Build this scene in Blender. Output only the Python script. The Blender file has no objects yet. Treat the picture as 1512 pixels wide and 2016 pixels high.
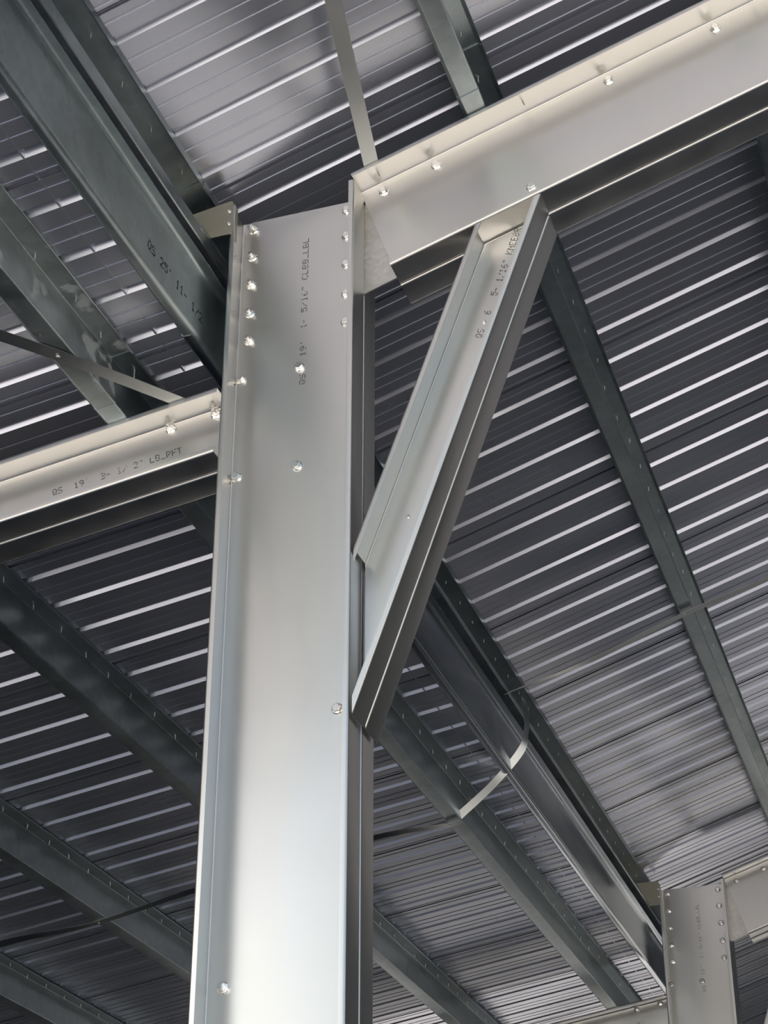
import bpy, bmesh, math, random
from mathutils import Vector, Matrix
random.seed(7)
SC = bpy.context.scene
COL = SC.collection
ZC = 1.7                      # eye height; all member heights below are measured from the eye
BAY = 7.62
Y1, YW, YB = 4.582, 4.698, 4.814
XL, XR = -2.0857, -1.6325
T = 0.003

# ------------------------------------------------------------------ materials
def new_mat(name):
    m = bpy.data.materials.new(name); m.use_nodes = True
    nt = m.node_tree
    return m, nt, nt.nodes['Principled BSDF']

def galv(name, base, rough, metallic=1.0, mottle=0.10, spangle=28.0, streak=0.0, rust=None, bump=0.0, stains=0.0, stretch=(1, 1, 1), spk=0.18):
    m, nt, b = new_mat(name)
    N, L = nt.nodes, nt.links
    tc = N.new('ShaderNodeTexCoord')
    mp = N.new('ShaderNodeMapping'); mp.inputs['Scale'].default_value = stretch
    L.new(tc.outputs['Object'], mp.inputs['Vector'])
    n1 = N.new('ShaderNodeTexNoise'); n1.inputs['Scale'].default_value = 3.2; n1.inputs['Detail'].default_value = 5
    L.new(mp.outputs['Vector'], n1.inputs['Vector'])
    v1 = N.new('ShaderNodeTexVoronoi'); v1.inputs['Scale'].default_value = spangle
    L.new(tc.outputs['Object'], v1.inputs['Vector'])
    sp = N.new('ShaderNodeSeparateColor'); L.new(v1.outputs['Color'], sp.inputs['Color'])
    mx = N.new('ShaderNodeMath'); mx.operation = 'MULTIPLY_ADD'
    L.new(sp.outputs['Red'], mx.inputs[0]); mx.inputs[1].default_value = spk
    L.new(n1.outputs['Fac'], mx.inputs[2])
    rmp = N.new('ShaderNodeMapRange')
    rmp.inputs['From Min'].default_value = 0.3; rmp.inputs['From Max'].default_value = 0.95
    L.new(mx.outputs[0], rmp.inputs['Value'])
    mix = N.new('ShaderNodeMixRGB')
    mix.inputs['Color1'].default_value = tuple(c*(1-mottle) for c in base)+(1,)
    mix.inputs['Color2'].default_value = tuple(min(1, c*(1+mottle)) for c in base)+(1,)
    L.new(rmp.outputs['Result'], mix.inputs['Fac'])
    out = mix.outputs['Color']
    rr = N.new('ShaderNodeMapRange')
    rr.inputs['To Min'].default_value = rough-0.07; rr.inputs['To Max'].default_value = rough+0.07
    L.new(rmp.outputs['Result'], rr.inputs['Value'])
    rout = rr.outputs['Result']
    if stains > 0:
        n2 = N.new('ShaderNodeTexNoise'); n2.inputs['Scale'].default_value = 5.5; n2.inputs['Detail'].default_value = 8
        n2.inputs['Roughness'].default_value = 0.62
        L.new(tc.outputs['Object'], n2.inputs['Vector'])
        r2 = N.new('ShaderNodeMapRange'); r2.inputs['From Min'].default_value = 0.53; r2.inputs['From Max'].default_value = 0.58
        r2.inputs['To Max'].default_value = stains
        L.new(n2.outputs['Fac'], r2.inputs['Value'])
        m2 = N.new('ShaderNodeMixRGB'); L.new(r2.outputs['Result'], m2.inputs['Fac'])
        L.new(out, m2.inputs['Color1']); m2.inputs['Color2'].default_value = (0.62, 0.64, 0.62, 1)
        out = m2.outputs['Color']
        m3 = N.new('ShaderNodeMath'); m3.operation = 'MULTIPLY_ADD'
        L.new(r2.outputs['Result'], m3.inputs[0]); m3.inputs[1].default_value = 0.4; L.new(rout, m3.inputs[2])
        rout = m3.outputs[0]
        m4 = N.new('ShaderNodeMath'); m4.operation = 'MULTIPLY_ADD'
        L.new(r2.outputs['Result'], m4.inputs[0]); m4.inputs[1].default_value = -0.6; m4.inputs[2].default_value = metallic
        L.new(m4.outputs[0], b.inputs['Metallic'])
    L.new(out, b.inputs['Base Color']); L.new(rout, b.inputs['Roughness'])
    if stains <= 0: b.inputs['Metallic'].default_value = metallic
    if bump > 0:
        nb = N.new('ShaderNodeTexNoise'); nb.inputs['Scale'].default_value = 2.0; nb.inputs['Detail'].default_value = 2
        L.new(tc.outputs['Object'], nb.inputs['Vector'])
        bp = N.new('ShaderNodeBump'); bp.inputs['Strength'].default_value = bump; bp.inputs['Distance'].default_value = 0.02
        L.new(nb.outputs['Fac'], bp.inputs['Height']); L.new(bp.outputs['Normal'], b.inputs['Normal'])
    return m

M = {}
M['main'] = galv('bright_galvanized_steel', (0.74, 0.73, 0.70), 0.35, mottle=0.04, spangle=45, stretch=(2.5, 2.5, 0.35), bump=0.15, spk=0.04)
M['purlin'] = galv('dull_galvanized_steel', (0.43, 0.485, 0.50), 0.40, mottle=0.22, spangle=30, bump=0.3)
M['stained'] = galv('stained_galvanized_steel', (0.42, 0.465, 0.465), 0.42, mottle=0.25, spangle=30, stains=0.55, bump=0.3)
M['shiny'] = galv('shiny_galvanized_steel', (0.46, 0.50, 0.54), 0.22, mottle=0.10, spangle=30, spk=0.05, stretch=(3, 0.4, 3))
M['plate'] = galv('mottled_plate_steel', (0.74, 0.72, 0.68), 0.48, mottle=0.28, spangle=70)
M['cleat'] = galv('warm_dull_plate_steel', (0.42, 0.40, 0.33), 0.55, metallic=0.5, mottle=0.1, spangle=60)
M['strap'] = galv('strap_steel', (0.54, 0.56, 0.555), 0.38, mottle=0.05, spangle=50, spk=0.04)
M['roof'] = galv('roof_sheet_steel', (0.53, 0.55, 0.615), 0.27, metallic=0.8, mottle=0.02, spangle=10, spk=0.0, stretch=(0.3, 1, 0.3))
M['wall'] = galv('cladding_steel', (0.16, 0.18, 0.19), 0.5, metallic=0.3, mottle=0.04, spangle=10, spk=0.0)  # kept dark so the added walls bounce little light
M['bolt'] = galv('zinc_bolt_steel', (0.86, 0.86, 0.83), 0.16, mottle=0.04, spangle=60)
m, nt, b = new_mat('black_ink'); b.inputs['Base Color'].default_value = (0.02, 0.022, 0.028, 1); b.inputs['Roughness'].default_value = 0.7
M['ink'] = m
m, nt, b = new_mat('bare_earth')
N, L = nt.nodes, nt.links
tc = N.new('ShaderNodeTexCoord'); n1 = N.new('ShaderNodeTexNoise'); n1.inputs['Scale'].default_value = 0.35; n1.inputs['Detail'].default_value = 9
L.new(tc.outputs['Object'], n1.inputs['Vector'])
cr = N.new('ShaderNodeValToRGB')
cr.color_ramp.elements[0].position = 0.3; cr.color_ramp.elements[0].color = (0.50, 0.46, 0.42, 1)
cr.color_ramp.elements[1].position = 0.75; cr.color_ramp.elements[1].color = (0.65, 0.61, 0.565, 1)
L.new(n1.outputs['Fac'], cr.inputs['Fac']); L.new(cr.outputs['Color'], b.inputs['Base Color']); b.inputs['Roughness'].default_value = 0.95
M['earth'] = m
m, nt, b = new_mat('slab_concrete')
N, L = nt.nodes, nt.links
tc = N.new('ShaderNodeTexCoord'); n1 = N.new('ShaderNodeTexNoise'); n1.inputs['Scale'].default_value = 0.8; n1.inputs['Detail'].default_value = 8
L.new(tc.outputs['Object'], n1.inputs['Vector'])
cr = N.new('ShaderNodeValToRGB')
cr.color_ramp.elements[0].color = (0.135, 0.135, 0.15, 1); cr.color_ramp.elements[1].color = (0.19, 0.19, 0.205, 1)
L.new(n1.outputs['Fac'], cr.inputs['Fac']); L.new(cr.outputs['Color'], b.inputs['Base Color']); b.inputs['Roughness'].default_value = 0.8
M['slab'] = m
m, nt, b = new_mat('added_dark_floor')  # tone of the added floor that mutes lean-to roof reflections
N, L = nt.nodes, nt.links
tc = N.new('ShaderNodeTexCoord'); n1 = N.new('ShaderNodeTexNoise'); n1.inputs['Scale'].default_value = 9; n1.inputs['Detail'].default_value = 8
L.new(tc.outputs['Object'], n1.inputs['Vector'])
cr = N.new('ShaderNodeValToRGB')
cr.color_ramp.elements[0].color = (0.026, 0.034, 0.05, 1); cr.color_ramp.elements[1].color = (0.05, 0.062, 0.085, 1)
L.new(n1.outputs['Fac'], cr.inputs['Fac']); L.new(cr.outputs['Color'], b.inputs['Base Color']); b.inputs['Roughness'].default_value = 0.9
M['dark_floor'] = m

# ------------------------------------------------------------------ helpers
def tag(o, label, cat, group=None, kind='thing'):
    if label: o['label'] = label
    if cat: o['category'] = cat
    if group: o['group'] = group
    if kind: o['kind'] = kind
    return o

def empty(name, loc, label, cat, group=None):
    o = bpy.data.objects.new(name, None); COL.objects.link(o); o.location = loc
    o.empty_display_size = 0.1
    return tag(o, label, cat, group)

def link_mesh(name, me, mat, parent=None, smooth=True):
    if mat and not me.materials: me.materials.append(mat)
    if smooth:
        me.polygons.foreach_set('use_smooth', [True]*len(me.polygons))
        me.set_sharp_from_angle(angle=math.radians(28))
    o = bpy.data.objects.new(name, me); COL.objects.link(o)
    if parent:
        o.parent = parent
        o.matrix_parent_inverse = Matrix.Translation(-Vector(parent.location))
    return o

def mesh_from(name, vs, fs):
    me = bpy.data.meshes.new(name); me.from_pydata([tuple(v) for v in vs], [], fs); me.update(); me.validate()
    bm = bmesh.new(); bm.from_mesh(me); bmesh.ops.recalc_face_normals(bm, faces=bm.faces); bm.to_mesh(me); bm.free()
    return me

def rounded(pts, r, seg=4):
    out = [Vector(pts[0])]
    for i in range(1, len(pts)-1):
        p, a, c = Vector(pts[i]), Vector(pts[i-1]), Vector(pts[i+1])
        u = (a-p); w = (c-p)
        lu, lw = u.length, w.length
        u.normalize(); w.normalize()
        ang = u.angle(w)
        if ang > math.radians(170): out.append(p); continue
        d = min(r/math.tan(ang/2), lu*0.45, lw*0.45)
        rr = d*math.tan(ang/2)
        bis = (u+w).normalized(); cen = p + bis*(rr/math.sin(ang/2))
        s, e = (p+u*d-cen), (p+w*d-cen)
        tot = s.angle_signed(e)
        for k in range(seg+1):
            th = -tot*k/seg
            q = Vector((s.x*math.cos(th)-s.y*math.sin(th), s.x*math.sin(th)+s.y*math.cos(th)))
            out.append(cen+q)
    out.append(Vector(pts[-1]))
    return out

def ribbon(pts, t, r=0.007, seg=4):
    c = rounded(pts, r, seg)
    Lp, Rp = [], []
    n = len(c)
    for i in range(n):
        if i == 0: d = (c[1]-c[0])
        elif i == n-1: d = (c[-1]-c[-2])
        else: d = (c[i]-c[i-1]).normalized()+(c[i+1]-c[i]).normalized()
        d.normalize(); nn = Vector((-d.y, d.x))
        if 0 < i < n-1:
            e = (c[i]-c[i-1]).normalized(); k = 1/max(0.5, abs(nn.dot(Vector((-e.y, e.x)))))
        else: k = 1
        Lp.append(c[i]+nn*t/2*k); Rp.append(c[i]-nn*t/2*k)
    return Lp+Rp[::-1]

def sweep(name, prof, O, A, B, D, c0, c1, t=T, r=0.007, segs=1):
    """thin folded section: centreline prof in the axes A,B, run along D from the plane c0 to the plane c1"""
    O, A, B, D = Vector(O), Vector(A), Vector(B), Vector(D).normalized()
    loop = ribbon(prof, t, r); n = len(loop)
    ends = []
    for (pt, nr) in (c0, c1):
        pt, nr = Vector(pt), Vector(nr)
        ring = []
        for q in loop:
            base = O + A*q.x + B*q.y
            ring.append(base + D*((pt-base).dot(nr)/D.dot(nr)))
        ends.append(ring)
    vs = []
    for k in range(segs+1):
        f = k/segs
        vs += [ends[0][i].lerp(ends[1][i], f) for i in range(n)]
    fs = []
    for k in range(segs):
        for i in range(n):
            j = (i+1) % n
            fs.append((k*n+i, k*n+j, (k+1)*n+j, (k+1)*n+i))
    h = n//2
    for base in (0, segs*n):
        for i in range(h-1):
            fs.append((base+i, base+i+1, base+n-2-i, base+n-1-i))
    return mesh_from(name, vs, fs)

def ycut(y): return ((0, y, 0), (0, 1, 0))

def prism(name, poly, y0, y1):
    n = len(poly); vs = [(x, y0, z) for x, z in poly]+[(x, y1, z) for x, z in poly]
    fs = [tuple(range(n)), tuple(range(2*n-1, n-1, -1))]+[(i, (i+1) % n, n+(i+1) % n, n+i) for i in range(n)]
    return mesh_from(name, vs, fs)

def bolt_mesh(r_f, af, h, stub=0.0):
    """hex head with flange, axis -Y, seated at y=0"""
    bm = bmesh.new()
    def ring(rad, y, n, off=0.0): return [bm.verts.new((rad*math.cos(off+2*math.pi*k/n), y, rad*math.sin(off+2*math.pi*k/n))) for k in range(n)]
    def bridge(a, c):
        for k in range(len(a)): bm.faces.new((a[k], a[(k+1) % len(a)], c[(k+1) % len(a)], c[k]))
    n = 24
    a = ring(r_f, 0, n); c = ring(r_f, -h*0.14, n); d = ring(r_f*0.93, -h*0.22, n); e = ring(af*0.62, -h*0.36, n)
    bridge(a, c); bridge(c, d); bridge(d, e)
    bm.faces.new(e); bm.faces.new(a)
    R = af/2/math.cos(math.pi/6)
    p = ring(R, -h*0.3, 6, 0.3); q = ring(R, -h*0.92, 6, 0.3); s = ring(R*0.86, -h, 6, 0.3)
    bridge(p, q); bridge(q, s); bm.faces.new(s); bm.faces.new(p)
    if stub:
        g = ring(af*0.3, -h*0.98, 14); k = ring(af*0.3, -h-stub, 14); w = ring(af*0.24, -h-stub-0.002, 14)
        bridge(g, k); bridge(k, w); bm.faces.new(w); bm.faces.new(g)
    bmesh.ops.recalc_face_normals(bm, faces=bm.faces)
    me = bpy.data.meshes.new('bolt'); bm.to_mesh(me); bm.free()
    me.materials.append(M['bolt'])
    me.polygons.foreach_set('use_smooth', [True]*len(me.polygons)); me.set_sharp_from_angle(angle=math.radians(25))
    return me
BOLT = bolt_mesh(0.0185, 0.0235, 0.0155)
BOLT_S = bolt_mesh(0.0185, 0.0235, 0.014, 0.012)
RIVET = bolt_mesh(0.0075, 0.009, 0.006)

def screw_mesh():
    """self drilling screw tip, hanging along -Z from z=0"""
    bm = bmesh.new(); n = 8; rings = []
    for z, r in ((0, .0030), (-.003, .0034), (-.006, .0026), (-.009, .0034), (-.012, .0026), (-.015, .0034), (-.018, .0026), (-.022, .0026), (-.028, .0006)):
        rings.append([bm.verts.new((r*math.cos(2*math.pi*k/n), r*math.sin(2*math.pi*k/n), z)) for k in range(n)])
    for a, c in zip(rings, rings[1:]):
        for k in range(n): bm.faces.new((a[k], a[(k+1) % n], c[(k+1) % n], c[k]))
    bm.faces.new(rings[0]); bm.faces.new(rings[-1])
    bmesh.ops.recalc_face_normals(bm, faces=bm.faces)
    me = bpy.data.meshes.new('screw'); bm.to_mesh(me); bm.free(); me.materials.append(M['bolt']); return me
SCREW = screw_mesh()
SCREW.materials.clear(); SCREW.materials.append(M['strap'])
for v_ in SCREW.vertices: v_.co *= 0.8

def put(name, me, parent, loc, rot=None, label=None):
    o = bpy.data.objects.new(name, me); COL.objects.link(o)
    o.parent = parent; o.location = Vector(loc)-Vector(parent.location)
    if rot: o.rotation_euler = rot
    if label: o['label'] = label
    return o

FONT = {
'Q': '01110 10001 10001 10001 10101 10010 01101', 'S': '01111 10000 10000 01110 00001 00001 11110', 'D': '11110 10001 10001 10001 10001 10001 11110',
'0': '01110 10001 10011 10101 11001 10001 01110', '1': '00100 01100 00100 00100 00100 00100 01110', '2': '01110 10001 00001 00010 00100 01000 11111',
'3': '11110 00001 00001 01110 00001 00001 11110', '5': '11111 10000 11110 00001 00001 10001 01110', '6': '00110 01000 10000 11110 10001 10001 01110',
'9': '01110 10001 10001 01111 00001 00010 01100', "'": '00100 00100 00000 00000 00000 00000 00000', '"': '01010 01010 00000 00000 00000 00000 00000',
'-': '00000 00000 00000 11110 00000 00000 00000', '/': '00001 00001 00010 00100 01000 10000 10000', 'C': '01110 10001 10000 10000 10000 10001 01110',
'L': '10000 10000 10000 10000 10000 10000 11111', 'B': '11110 10001 10001 11110 10001 10001 11110', '_': '00000 00000 00000 00000 00000 00000 11111',
'R': '11110 10001 10001 11110 10100 10010 10001', 'F': '11111 10000 10000 11110 10000 10000 10000', 'T': '11111 00100 00100 00100 00100 00100 00100',
'K': '10001 10010 10100 11000 10100 10010 10001', 'N': '10001 11001 10101 10011 10001 10001 10001', 'E': '11111 10000 10000 11110 10000 10000 11111',
'V': '10001 10001 10001 10001 01010 01010 00100', 'J': '00111 00010 00010 00010 00010 10010 01100', ' ': '00000 '*7}

def lettering(text, O, U, V, nrm, pitch, height, parent, dash=(1.0, 0.62), drop=0.10):
    """dot-matrix print: U reading direction, V glyph-up, dots as thin ink pads"""
    O, U, V, nrm = Vector(O), Vector(U).normalized(), Vector(V).normalized(), Vector(nrm).normalized()
    cw = pitch/6.3; ch = height/7; last = None
    words, start = [], None
    for i, c in enumerate(text+' '):
        if c != ' ' and start is None: start = i
        if c == ' ' and start is not None: words.append((start, text[start:i])); start = None
    for st, word in words:
      vs, fs = [], []
      for i, c in enumerate(word, st):
        rows = FONT[c].split()
        for ry, row in enumerate(rows):
            for cx, bit in enumerate(row):
                if bit != '1' or random.random() < drop: continue
                p = O+U*(i*pitch+(cx+0.5)*cw)+V*((6.5-ry)*ch)
                a, h = cw*dash[0]/2, ch*dash[1]/2
                k = len(vs)
                for dz in (0.0, 0.0004):
                    for su, sv in ((-1, -1), (1, -1), (1, 1), (-1, 1)):
                        vs.append(p+U*(a*su)+V*(h*sv)+nrm*dz)
                fs += [(k+4, k+5, k+6, k+7), (k, k+3, k+2, k+1)]+[(k+j, k+(j+1) % 4, k+4+(j+1) % 4, k+4+j) for j in range(4)]
      me = mesh_from('lettering', vs, fs)
      last = link_mesh('lettering', me, M['ink'], parent, smooth=False)
    return last

def z(v): return v+ZC

# ------------------------------------------------------------------ sections
LIP = 0.020
def channel_profile(depth, flange, lip, step=0.003, inset=0.024):
    """C: a across the depth (0..depth), b from lips (0) to web (flange); shallow rolled steps beside each corner"""
    return [(lip, 0), (0, 0), (0, flange), (inset, flange), (inset+0.022, flange-step), (depth-inset-0.022, flange-step), (depth-inset, flange), (depth, flange), (depth, 0), (depth-lip, 0)]

def double_channel(root, O2, A, D, depth, cuts, yo, lip=LIP, fl=None, mat='main', step=0.003, names=('front_channel', 'rear_channel')):
    fl = (YW-0.0035-Y1-T/2) if fl is None else fl
    h = T/2
    prof = channel_profile(depth-2*h, fl, lip-h, step)
    A = Vector(A); D = Vector(D)
    o1 = Vector((O2[0], Y1+yo+h, z(O2[1])))+A*h
    f = sweep('front_channel', prof, o1, A, (0, 1, 0), D, *cuts)
    a = link_mesh(names[0], f, M[mat], root)
    o2 = Vector((O2[0], 2*YW+yo-Y1-h, z(O2[1])))+A*h
    g = sweep('rear_channel', prof, o2, A, (0, -1, 0), D, *cuts)
    b = link_mesh(names[1], g, M[mat], root)
    return a, b

S3 = 1/math.sqrt(10); C3 = 3/math.sqrt(10)       # main roof 4 in 12
s6 = 1/math.sqrt(37); c6 = 6/math.sqrt(37)       # lower roof 2 in 12
WEBF = YW-0.0035-T/2-0.003                        # camera-side face of a front web (raised field)

def frame(k):
    yo = k*BAY
    near = (k == 0)
    # column
    lab = ('large bright back-to-back channel column standing in the foreground, printed near its top' if near
           else 'small distant back-to-back channel column at the lower right corner, with two full rows of bolts')
    col = empty('steel_column', ((XL+XR)/2, YW+yo, 0), lab, 'column', 'galvanized columns of the frames')
    double_channel(col, (XL, 0), (1, 0, 0), (0, 0, 1), XR-XL, (((0, 0, 0), (0, 0, 1)), ((0, 0, z(4.112)), (0, 0, 1))), yo)
    spots = [(-2.041, 4.078), (-2.041, 3.959), (-2.041, 3.84), (-2.041, 3.719), (-2.040, 3.606), (-2.064, 3.455), (-2.063, 3.074),
             (-1.855, 3.458), (-1.854, 3.076), (-1.694, 4.075), (-1.694, 3.962), (-1.693, 3.842), (-1.693, 3.719), (-1.693, 3.604), (-1.705, 2.211), (-2.030, 1.415)]
    for i, (x, zz) in enumerate(spots):
        edge = abs(x-XL) < 0.052 or abs(XR-x) < 0.05
        put('bolt', BOLT if i not in (0, 1, 2, 3, 4) else BOLT_S, col, (x, WEBF+yo+(0.0015 if edge else 0), z(zz)), (0, random.random()*1.0, 0))
    for y_, zz in ((4.597, 3.919), (4.600, 3.686), (4.612, 3.414), (4.612, 3.392)):
        put('screw', SCREW, col, (XL+T, y_+yo+0.02, z(zz)), (0, -math.pi/2, 0))
    lettering('QS   19\'  1- 5/16" CLBB_LBL', (-1.833, WEBF+yo-0.0002, z(3.388)), (0, 0, 1), (-1, 0, 0), (0, -1, 0), 0.0225, 0.022, col)
    # main rafter
    d = Vector((C3, 0, S3)); nn = Vector((S3, 0, -C3))
    raf = empty('roof_rafter', (-1.64, YW+yo, z(4.1)),
                'deep bright channel rafter rising from the foreground column top to the upper right' if near else
                'short visible end of the bright rafter joined to the right of the distant column', 'rafter', 'main roof rafters')
    tl = Vector((-1.647, 0, 4.145))
    p0 = Vector((tl.x, 0, z(tl.z)))
    double_channel(raf, (tl.x, tl.z), nn, d, 0.45, ((p0, d), (p0+d*9.2, d)), yo)
    for (x, zz) in ((-1.562, 4.124), (-1.373, 4.190), (-0.759, 4.396), (-0.386, 4.520), (-1.044, 4.007), (0.21, 4.72), (0.83, 4.925)):
        put('bolt', BOLT, raf, (x, WEBF+yo+(0.001), z(zz)), (0, random.random(), 0))
    for sdist in (0.085, 0.63, 1.47):
        q = p0+d*sdist+nn*0.004
        put('screw', SCREW, raf, (q.x, Y1+yo+0.055, q.z), (0, -math.atan(1/3), 0))
    # lower rafter on the left
    d6 = Vector((c6, 0, s6)); n6 = Vector((s6, 0, -c6))
    lr = empty('leanto_rafter', (-2.12, YW+yo, z(3.2)),
               'bright channel rafter meeting the left side of the foreground column, printed along its lower edge' if near else
               'bright channel rafter at the bottom edge meeting the left side of the distant column', 'rafter', 'lean-to rafters')
    tr = Vector((-2.129, 0, 3.361))
    double_channel(lr, (tr.x, tr.z), n6, d6, 0.246, (((-8.2, 0, 0), (1, 0, 0)), ((-2.101, 0, 0), (1, 0, 0))), yo)
    for (x, zz) in ((-2.308, 3.308), (-2.147, 3.334), (-3.1, 3.176), (-3.9, 3.043)):
        put('bolt', BOLT_S, lr, (x, WEBF+yo+0.001, z(zz)), (0, random.random(), 0))
    lettering('QS  19\'  3- 1/ 2" LB_RFT', (-2.726, WEBF+yo-0.0002, z(3.128)), (c6, 0, s6), (-s6, 0, c6), (0, -1, 0), 0.0198, 0.025, lr)
    # knee brace
    e = Vector((0.340, 0, 0.940)).normalized(); pn = Vector((-e.z, 0, e.x))
    kb = empty('knee_brace', (-1.616, YW+yo, z(2.155)),
               'short channel knee brace slanting from the foreground column up to the rafter' if near else
               'sliver of the knee brace beside the distant column at the bottom right edge', 'brace', 'knee braces')
    top = Vector((-1.505, 0, z(3.718)-0.006))
    double_channel(kb, (-1.616, 2.155), pn, e, 0.188, (((-1.622, 0, 0), (1, 0, 0)), (top, nn)), yo, step=0.002, lip=0.020)
    for (x, zz) in ((-1.223, 3.497), (-1.484, 2.824)):
        put('rivet', RIVET, kb, (x, WEBF+yo+0.002, z(zz)))
    lettering('QS   6\'  5- 1/16" KNEEBR', (-1.232, WEBF+yo+0.0008, z(3.437)), e, pn, (0, -1, 0), 0.0182, 0.024, kb)
    # gusset plate between the webs
    g = prism('gusset_plate', [(-1.80, z(3.66)), (-1.634, z(3.709)), (-1.517, z(3.750)), (-1.30, z(3.83)), (-1.25, z(4.20)), (-1.62, z(4.09)), (-1.80, z(4.06))], YW+yo-0.003, YW+yo+0.003)
    tag(link_mesh('gusset_plate', g, M['plate'], None, smooth=False),
        'mottled triangular gusset plate showing between the foreground column and its right rafter' if near else
        'mottled gusset plate showing between the distant column and its right rafter', 'plate', 'gusset plates')
    # cleat carrying the eave members
    cr = empty('eave_cleat', (XL, Y1+yo, z(4.06)),
               'small dull olive cleat plate bolted to the upper left edge of the foreground column' if near else
               'dull olive cleat plate at the upper left of the distant column', 'plate', 'eave cleats')
    yc = Y1+yo-0.004
    me = prism('plate', [(-2.235, z(4.103)), (-2.079, z(4.128)), (-2.079, z(3.985)), (-2.235, z(3.985))] if near else
               [(-2.235, z(4.14)), (-2.079, z(4.14)), (-2.079, z(3.97)), (-2.235, z(3.97))], yc-0.003, yc)
    link_mesh('plate', me, M['cleat'], cr, smooth=False)
    me = prism('return_leg', [(-2.0795, z(4.128)), (-2.0765, z(4.128)), (-2.0765, z(3.985)), (-2.0795, z(3.985))], yc, yc+0.05)
    link_mesh('return_leg', me, M['cleat'], cr, smooth=False)
    for zz in (4.083, 4.030):
        put('bolt', RIVET, cr, (-2.0855, yc-0.003, z(zz)))

frame(0); frame(1)

# ------------------------------------------------------------------ purlins
RP, RL = 0.2255, 0.228                 # rib pitch of the two roofs along Y
def rib_y_main(n): return 4.686+n*RP
def rib_y_low(n): return 5.571+n*RL

def purlin(name, tip, dirx, nrm, label, cat, group, y0, y1, mat, offset, screws, fl=0.067, d=0.1925):
    """Z section hung under the sheets; tip = outer edge of the top flange"""
    A, Bv = Vector(dirx), Vector(nrm)
    w = -0.078
    prof = [(w+fl+0.011, -0.0135), (w+fl, 0), (w, 0), (w, -d), (w-fl, -d), (w-fl-0.011, -d+0.0135)]
    root = empty(name, (tip[0], (y0+y1)/2, z(tip[1])), label, cat, group)
    O = Vector((tip[0], 0, z(tip[1])))+Bv*(-T/2-offset)
    me = sweep('section', prof, O, A, Bv, (0, 1, 0), ycut(y0), ycut(y1), r=0.006, segs=6)
    link_mesh('section', me, M[mat], root)
    for ys in screws:
        if y0+0.05 < ys < y1-0.05:
            a = w+fl*(0.45+0.15*random.uniform(-1, 1))
            p = Vector((tip[0], ys+random.uniform(-0.02, 0.02), z(tip[1])))+A*a+Bv*(-T-offset)
            put('screw', SCREW, root, p, (random.uniform(-.12, .12), random.uniform(-.12, .12), 0))
    return root

main_s = [rib_y_main(n)-0.05 for n in range(-12, 36)]
low_s = [rib_y_low(n)-0.05 for n in range(-17, 32)]
bays = [('front', 1.45, YW+0.36, 0.0), ('back', YW-0.20, YW+BAY+1.5, 0.0035)]
Am, Bm = (C3, 0, S3), (-S3, 0, C3)
A6, B6 = (c6, 0, s6), (-s6, 0, c6)
def zr_main(x): return 4.905+x/3
def zr_low(x): return 3.560+(x+2.129)/6

LB = {
 ('m', 0, 'front'): 'light grey purlin crossing above the rafter at the top, with a dark printed mark',
 ('m', 0, 'back'): 'long dark purlin from behind the knee brace to the right edge, crossed by a strap',
 ('m', 1, 'back'): 'dark purlin just entering the frame at the right edge below the rafter',
 ('l', 0, 'front'): 'stained grey purlin at the left edge above the lean-to rafter, with white drip marks',
 ('l', 0, 'back'): 'long mottled purlin emerging behind the knee brace foot and running to the distant rafter',
 ('l', 1, 'back'): 'broad grey-green purlin left of the column, the upper of those crossing behind it',
 ('l', 2, 'back'): 'mottled grey purlin left of the column, crossed by the dark edge-on strap',
 ('l', 3, 'back'): 'pale mottled purlin in the bottom left corner of the frame',
}
for i, x in enumerate((-1.153, -0.252)):
    for nm, y0, y1, off in bays:
        if (('m', i, nm)) not in LB: continue
        r = purlin('roof_purlin', (x, zr_main(x)), Am, Bm, LB[('m', i, nm)], 'purlin', 'purlins of the main roof', y0, y1, 'purlin', off, main_s)
        if i == 0 and nm == 'front':
            tipv = Vector((x, 0, z(zr_main(x)))); 
            O = tipv+Vector(Am)*(-0.066)+Vector(Bm)*(-T-0.0005)
            lettering('V', (O.x, 4.02, O.z), Am, (0, -1, 0), tuple(-c for c in Bm), 0.045, 0.11, r, dash=(1.05, 1.05), drop=0.0)
for i, x in enumerate((-2.375, -3.327, -4.307, -5.250)):
    for nm, y0, y1, off in bays:
        if (('l', i, nm)) not in LB: continue
        purlin('leanto_purlin', (x, zr_low(x)), A6, B6, LB[('l', i, nm)], 'purlin', 'purlins of the lean-to roof', y0, y1,
               'stained' if (i == 0 and nm == 'front') else 'purlin', off, low_s)

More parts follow.
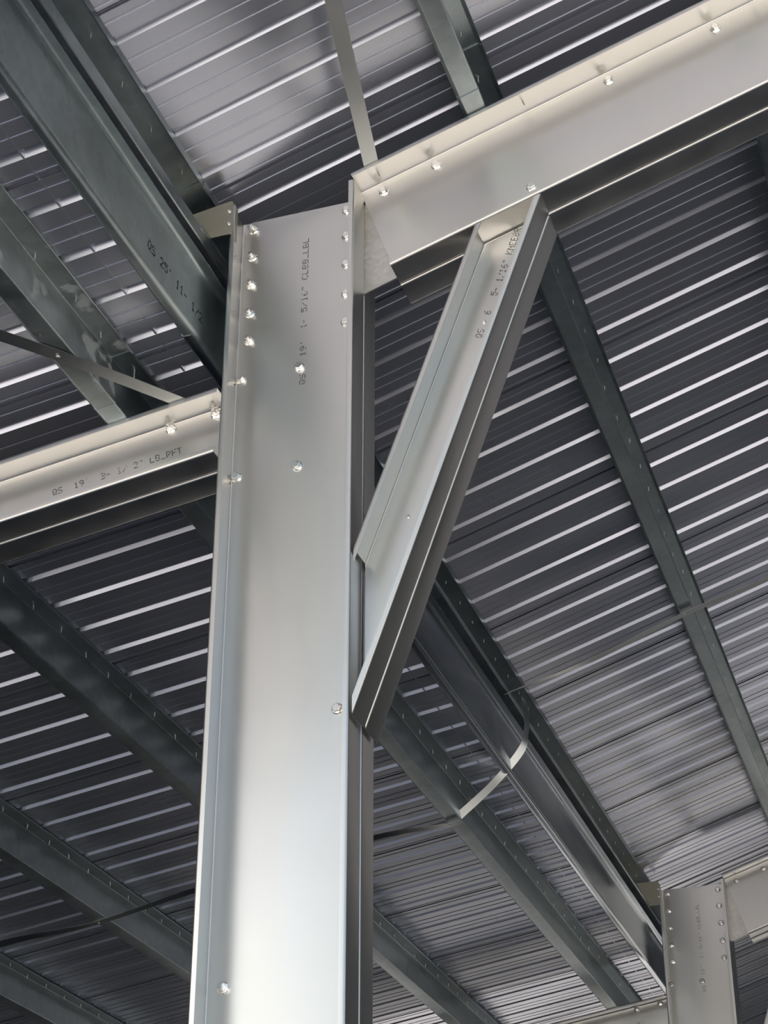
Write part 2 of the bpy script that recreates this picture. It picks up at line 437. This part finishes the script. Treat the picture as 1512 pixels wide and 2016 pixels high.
# eave strut (upper) and ledger (lower) at the step between the two roofs
for nm, y0, y1, off in bays:
    zt = zr_main(-2.156)
    zb = 3.926 if nm == 'front' else 3.970
    lip = 0.052 if nm == 'front' else 0.020
    root = empty('eave_strut', (-2.2, (y0+y1)/2, z(4.1)),
                 'upper dark channel of the twin eave members at the upper left, with screw tips' if nm == 'front' else
                 'upper dark channel of the eave members running from the brace down to the distant column', 'eave beam', 'eave struts')
    prof = [(-2.156, z(zt-0.038)), (-2.156, z(zt-T/2)), (-2.262, z(zt-T/2-0.035)), (-2.262, z(zb-0.012)), (-2.156, z(zb)), (-2.156, z(zb+lip))]
    me = sweep('section', prof, (off, 0, -off), (1, 0, 0), (0, 0, 1), (0, 1, 0), ycut(y0), ycut(y1), r=0.006, segs=6)
    link_mesh('section', me, M['purlin'], root)
    for ys in main_s:
        if y0+0.05 < ys < y1-0.05:
            put('screw', SCREW, root, (-2.200+random.uniform(-.008, .008), ys, z(zt-0.018)), (random.uniform(-.1, .1), random.uniform(-.1, .1), 0))
    root = empty('ledger_beam', (-2.15, (y0+y1)/2, z(3.66)),
                 'lower deep eave member at the upper left with dark printed characters on its web' if nm == 'front' else
                 'lower eave member with a shiny bluish rounded lower edge, running to the distant column', 'eave beam', 'ledger beams')
    up = 0.0 if nm == 'front' else 0.012
    prof = [(-2.112, z(3.795+up)), (-2.150, z(3.795+up)), (-2.150, z(3.530)), (-2.190, z(3.530)), (-2.1955, z(3.543))]
    me = sweep('section', prof, (-off, 0, -off*0.5), (1, 0, 0), (0, 0, 1), (0, 1, 0), ycut(y0), ycut(y1-0.10 if nm == 'front' else y1), r=0.02 if nm == 'front' else 0.085, segs=6)
    link_mesh('section', me, M['purlin' if nm == 'front' else 'shiny'], root)
    if nm == 'front':
        lettering("QS 25' 11- 1/2", (-2.150+T/2+0.0002, 4.115, z(3.600)), (0, 1, 0), (0, 0, 1), (1, 0, 0), 0.031, 0.036, root, dash=(1.0, 0.95), drop=0.06)

# ------------------------------------------------------------------ straps
def strap(name, pts, widths, label, group, th=0.0015, mat='strap', bolts=(), up=None):
    """flat strip through pts; widths = half-width vectors at each point; smoothed"""
    P = [Vector((p[0], p[1], z(p[2]))) for p in pts]; Wd = [Vector(w) for w in widths]
    n = len(P); fine, fw = [], []
    def cr(a, b, c, d, t):
        return 0.5*((2*b)+(c-a)*t+(2*a-5*b+4*c-d)*t*t+(3*b-a-3*c+d)*t*t*t)
    for i in range(n-1):
        a, b, c, d = P[max(i-1, 0)], P[i], P[i+1], P[min(i+2, n-1)]
        for k in range(8):
            t = k/8; fine.append(cr(a, b, c, d, t)); fw.append(Wd[i].lerp(Wd[i+1], t))
    fine.append(P[-1]); fw.append(Wd[-1])
    vs, fs = [], []
    m = len(fine)
    for i in range(m):
        tn = (fine[min(i+1, m-1)]-fine[max(i-1, 0)]).normalized()
        nr = tn.cross(fw[i]).normalized()*th/2
        vs += [fine[i]-fw[i]-nr, fine[i]+fw[i]-nr, fine[i]+fw[i]+nr, fine[i]-fw[i]+nr]
    for i in range(m-1):
        for j in range(4): fs.append((4*i+j, 4*i+(j+1) % 4, 4*i+4+(j+1) % 4, 4*i+4+j))
    fs += [(0, 1, 2, 3), (4*m-4, 4*m-3, 4*m-2, 4*m-1)]
    root = empty(name, P[0], label, 'strap', group)
    link_mesh('strip', mesh_from('strip', vs, fs), M[mat], root)
    for (x, y, zz, rot) in bolts: put('bolt', RIVET, root, (x, y, z(zz)), rot)
    return root

dn = (math.radians(-90)+math.pi, 0, 0)   # head pointing down
DOWN = (math.pi/2, 0, 0)
# diagonal strap from the main rafter top towards the viewer
v = Vector((0.116, -0.695, 0.0387)); vn = v.normalized(); side = vn.cross(Vector(Bm)).normalized()*0.026
p = Vector((-1.576, 4.600, 4.169-0.002))
strap('flat_strap', [p, p+v*1.3, p+v*3.2], [side]*3, 'flat grey strap dropping from the top edge to the left end of the main rafter', 'flat straps')
# diagonal strap over the lean-to rafter
side = Vector((0.62, -0.78, 0.10)).normalized()
a = Vector((-2.222, 4.620, 3.345)); b_ = Vector((-2.46, 4.178, 3.300)); c = Vector((-2.72, 3.78, 3.262)); d_ = Vector((-3.3, 2.9, 3.155))
dirv = (b_-a).normalized(); side = dirv.cross(Vector(B6)).normalized()*0.024
strap('flat_strap', [a, b_, c, d_], [side]*4, 'pale flat strap at the left edge screwed across the stained purlin above the lean-to rafter', 'flat straps',
      bolts=[(-2.462, 4.178, 3.298, DOWN)])
# mid-bay straps
hw = Vector((0, 0.023, 0)); YM = 8.50
strap('flat_strap', [(-2.17, YM, 3.962), (-2.09, YM, 3.985), (-1.70, YM, 4.09), (-1.20, YM, 4.277), (-0.77, YM-0.02, 4.395), (-0.33, YM, 4.572), (0.1, YM, 4.70)],
      [Vector((0, 0.020, 0.012)), Vector((0, 0.022, 0.008)), hw, hw, hw, hw, hw],
      'thin strap crossing beneath the right-hand purlin towards the right edge', 'flat straps', bolts=[(-1.205, YM, 4.274, DOWN)])
strap('flat_strap', [(-2.075, YM+0.0, 3.93), (-2.063, YM, 3.853), (-2.064, YM, 3.74), (-2.10, YM, 3.635), (-2.25, YM, 3.475), (-2.44, YM, 3.322)],
      [Vector((0.004, 0.018, 0)), Vector((0.010, 0.020, 0)), Vector((0.006, 0.018, -0.004)), Vector((0.013, 0.012, -0.009)), Vector((0.014, 0.004, -0.012)), Vector((0.014, 0.008, -0.013))],
      'bright curved strap looping from the eave members down to the mottled purlin', 'flat straps')
strap('flat_strap', [(-2.42, YM, 3.298), (-2.50, YM, 3.286), (-2.87, YM, 3.268), (-3.41, YM, 3.138), (-3.85, YM, 3.095), (-4.43, YM, 2.972), (-4.95, YM, 2.92), (-5.36, YM, 2.825)],
      [hw, hw, Vector((0, 0.022, -0.005)), hw, Vector((0, 0.022, -0.005)), hw, Vector((0, 0.022, -0.008)), hw],
      'dark strap running edge-on below the lean-to purlins behind the column', 'flat straps', bolts=[(-2.475, YM, 3.286, DOWN), (-4.405, YM, 2.974, DOWN)])

# ------------------------------------------------------------------ roof sheets
def roof(name, ribs, laps, ya, yb, x0, x1, zf, nrm, pitch, rev=False):
    """ribbed sheet: major rib with two low stiffeners in every pan, side laps"""
    H = 0.0155; pts = [(ya, 0.0)]
    for k, y0 in enumerate(ribs):
        if y0 < ya+0.01 or y0 > yb-0.3: continue
        pts += [(y0, 0), (y0+0.0095, H), (y0+0.0275, H), (y0+0.0370, 0)]
        def minor(g): return [(g, 0), (g+0.0035, 0.0020), (g+0.0085, 0.0020), (g+0.0120, 0)]
        g1, g2 = y0+0.105*pitch/0.2286, y0+0.165*pitch/0.2286
        pts += minor(g1 if (k+1) not in laps else g1-0.012)
        if (k+1) in laps:                       # side lap: this sheet rides over the next one, leaving an open slit
            q = y0+pitch-0.094
            pts += [(q-0.018, 0), (q-0.006, 0.0085), (q+0.032, 0.0085), (q+0.032, 0.0075), (q, 0.0008), (q, 0.0)]
        pts += minor(g2)
    pts.append((yb, 0.0))
    nv = Vector(nrm); th = 0.0012
    vs, fs = [], []
    n = len(pts)
    for lay in (0.0, th):
        for x in (x0, x1):
            base = Vector((x, 0, z(zf(x))))
            for (y, h) in pts: vs.append(base+Vector((0, y, 0))+nv*(h+lay))
    for i in range(n-1):
        fs.append((i, i+1, n+i+1, n+i)); fs.append((2*n+i, 3*n+i, 3*n+i+1, 2*n+i+1))
        fs.append((i, 2*n+i, 2*n+i+1, i+1)); fs.append((n+i, n+i+1, 3*n+i+1, 3*n+i))
    fs += [(0, n, 3*n, 2*n), (n-1, 3*n-1, 4*n-1, 2*n-1)]
    me = mesh_from(name, vs, fs)
    me.materials.append(M['roof'])
    o = bpy.data.objects.new(name, me); COL.objects.link(o); o['kind'] = 'structure'
    return o
YA, YE = 1.4, 23.0
rm = [rib_y_main(n) for n in range(-30, 84)]
roof('ceiling', rm, {i for i in range(120) if (i-30) % 4 == 0}, YA, YE, -2.30, 7.0, zr_main, Bm, RP)['label'] = 'ribbed steel underside of the main roof'
rl = [rib_y_low(n) for n in range(-34, 80)]
roof('ceiling', rl, {i for i in range(120) if (i-34) % 4 == 0}, YA, YE, -8.6, -2.160, zr_low, B6, RL)['label'] = 'ribbed steel underside of the lower lean-to roof'
tr_ = prism('trim_1', [(-2.279, z(3.536)), (-2.272, z(3.536)), (-2.272, z(4.150)), (-2.279, z(4.150))], YA, YE)
o = link_mesh('trim_1', tr_, M['roof'], None, smooth=False); o['kind'] = 'structure'

# ------------------------------------------------------------------ ground
def quad_box(name, x0, x1, y0, y1, z0, z1, mat):
    me = mesh_from(name, [(x0, y0, z0), (x1, y0, z0), (x1, y1, z0), (x0, y1, z0), (x0, y0, z1), (x1, y0, z1), (x1, y1, z1), (x0, y1, z1)],
                   [(0, 3, 2, 1), (4, 5, 6, 7), (0, 1, 5, 4), (1, 2, 6, 5), (2, 3, 7, 6), (3, 0, 4, 7)])
    me.materials.append(mat); o = bpy.data.objects.new(name, me); COL.objects.link(o); o['kind'] = 'structure'; return o
quad_box('ground', -150, 150, -150, 150, -0.3, -0.02, M['earth'])
quad_box('floor', -2.1, 16.3, -1.2, 23.2, -0.02, 0.0, M['slab'])
quad_box('floor', -8.7, -2.1, -1.2, 23.2, -0.02, 0.0, M['dark_floor'])  # unseen dark floor added to darken reflections in the lean-to roof

# unseen enclosure added to keep the interior dark: right half of the roof, walls
roof('ceiling', rm, {i for i in range(120) if (i-30) % 4 == 0}, YA, YE, 7.0, 16.3, lambda x: zr_main(7.0)-(x-7.0)/3, (S3, 0, C3), RP)['label'] = 'unseen ribbed steel underside of the far roof slope'
quad_box('added_wall_right', 16.2, 16.25, YA, YE, 0.0, z(4.15), M['wall'])
def wall_poly(name, poly, y0, y1, mat):
    o = link_mesh(name, prism(name, poly, y0, y1), mat, None, smooth=False); o['kind'] = 'structure'
wall_poly('added_wall_back', [(-2.2, 2.3), (4.0, 2.3), (4.0, 0.0), (16.2, 0.0), (16.2, z(4.1)), (7.0, z(7.2)), (-2.2, z(4.15))], YE-0.1, YE-0.05, M['wall'])  # added; opening shaped to keep back light off the right-hand flanges
wall_poly('added_wall_back', [(-8.6, 2.3), (-2.2, 2.3), (-2.2, z(3.52)), (-8.6, z(2.46))], YE-0.1, YE-0.05, M['wall'])
quad_box('added_wall_left', -8.65, -8.6, YA, YE, 0.0, z(2.48), M['wall'])

# ------------------------------------------------------------------ light
w = bpy.data.worlds.new('World'); SC.world = w; w.use_nodes = True
nt = w.node_tree; bg = nt.nodes['Background']
sky = nt.nodes.new('ShaderNodeTexSky'); sky.sky_type = 'NISHITA'
SUN_EL, SUN_AZ = math.radians(40), math.radians(236)     # azimuth measured from +Y towards +X
sky.sun_elevation = SUN_EL; sky.sun_rotation = SUN_AZ; sky.sun_disc = False
sky.air_density = 1.3; sky.dust_density = 2.5; sky.ozone_density = 1.0
hsv = nt.nodes.new('ShaderNodeHueSaturation'); hsv.inputs['Saturation'].default_value = 0.8
nt.links.new(sky.outputs['Color'], hsv.inputs['Color']); nt.links.new(hsv.outputs['Color'], bg.inputs['Color']); bg.inputs['Strength'].default_value = 0.105
sl = bpy.data.lights.new('sun', 'SUN'); sl.energy = 6.8; sl.angle = math.radians(0.55); sl.color = (1.0, 0.965, 0.92)
so = bpy.data.objects.new('sun', sl); COL.objects.link(so)
sd = Vector((math.sin(SUN_AZ)*math.cos(SUN_EL), math.cos(SUN_AZ)*math.cos(SUN_EL), math.sin(SUN_EL)))
so.rotation_euler = sd.to_track_quat('Z', 'Y').to_euler()

# ------------------------------------------------------------------ camera
cam = bpy.data.cameras.new('camera'); co = bpy.data.objects.new('camera', cam); COL.objects.link(co); SC.camera = co
cam.sensor_fit = 'HORIZONTAL'; cam.sensor_width = 36.0; cam.lens = 36.0*3636.06/1512.0
cam.clip_start = 0.05; cam.clip_end = 500
P_, Yw_, R_ = math.radians(29.99997), math.radians(-18.4117), math.radians(0.0159)
Rz = Matrix.Rotation(Yw_, 3, 'Z')
f_ = Vector((-0.273528754, 0.821694866, 0.499999568)); r_ = Vector((0.948855122, 0.315711734, 0.000240898)); u_ = -Vector((-0.157657786, 0.474493044, -0.866025620))
mat = Matrix((( r_.x, u_.x, -f_.x, 0), (r_.y, u_.y, -f_.y, 0), (r_.z, u_.z, -f_.z, ZC), (0, 0, 0, 1)))
co.matrix_world = mat

SC.view_settings.view_transform = 'Standard'; SC.view_settings.look = 'None'
SC.view_settings.gamma = 1.0; SC.view_settings.use_curve_mapping = False
SC.view_settings.exposure = 0.9
SC.cycles.use_denoising = True
SC.cycles.max_bounces = 6; SC.cycles.glossy_bounces = 5; SC.cycles.diffuse_bounces = 3
SC.cycles.use_adaptive_sampling = True; SC.cycles.adaptive_threshold = 0.03
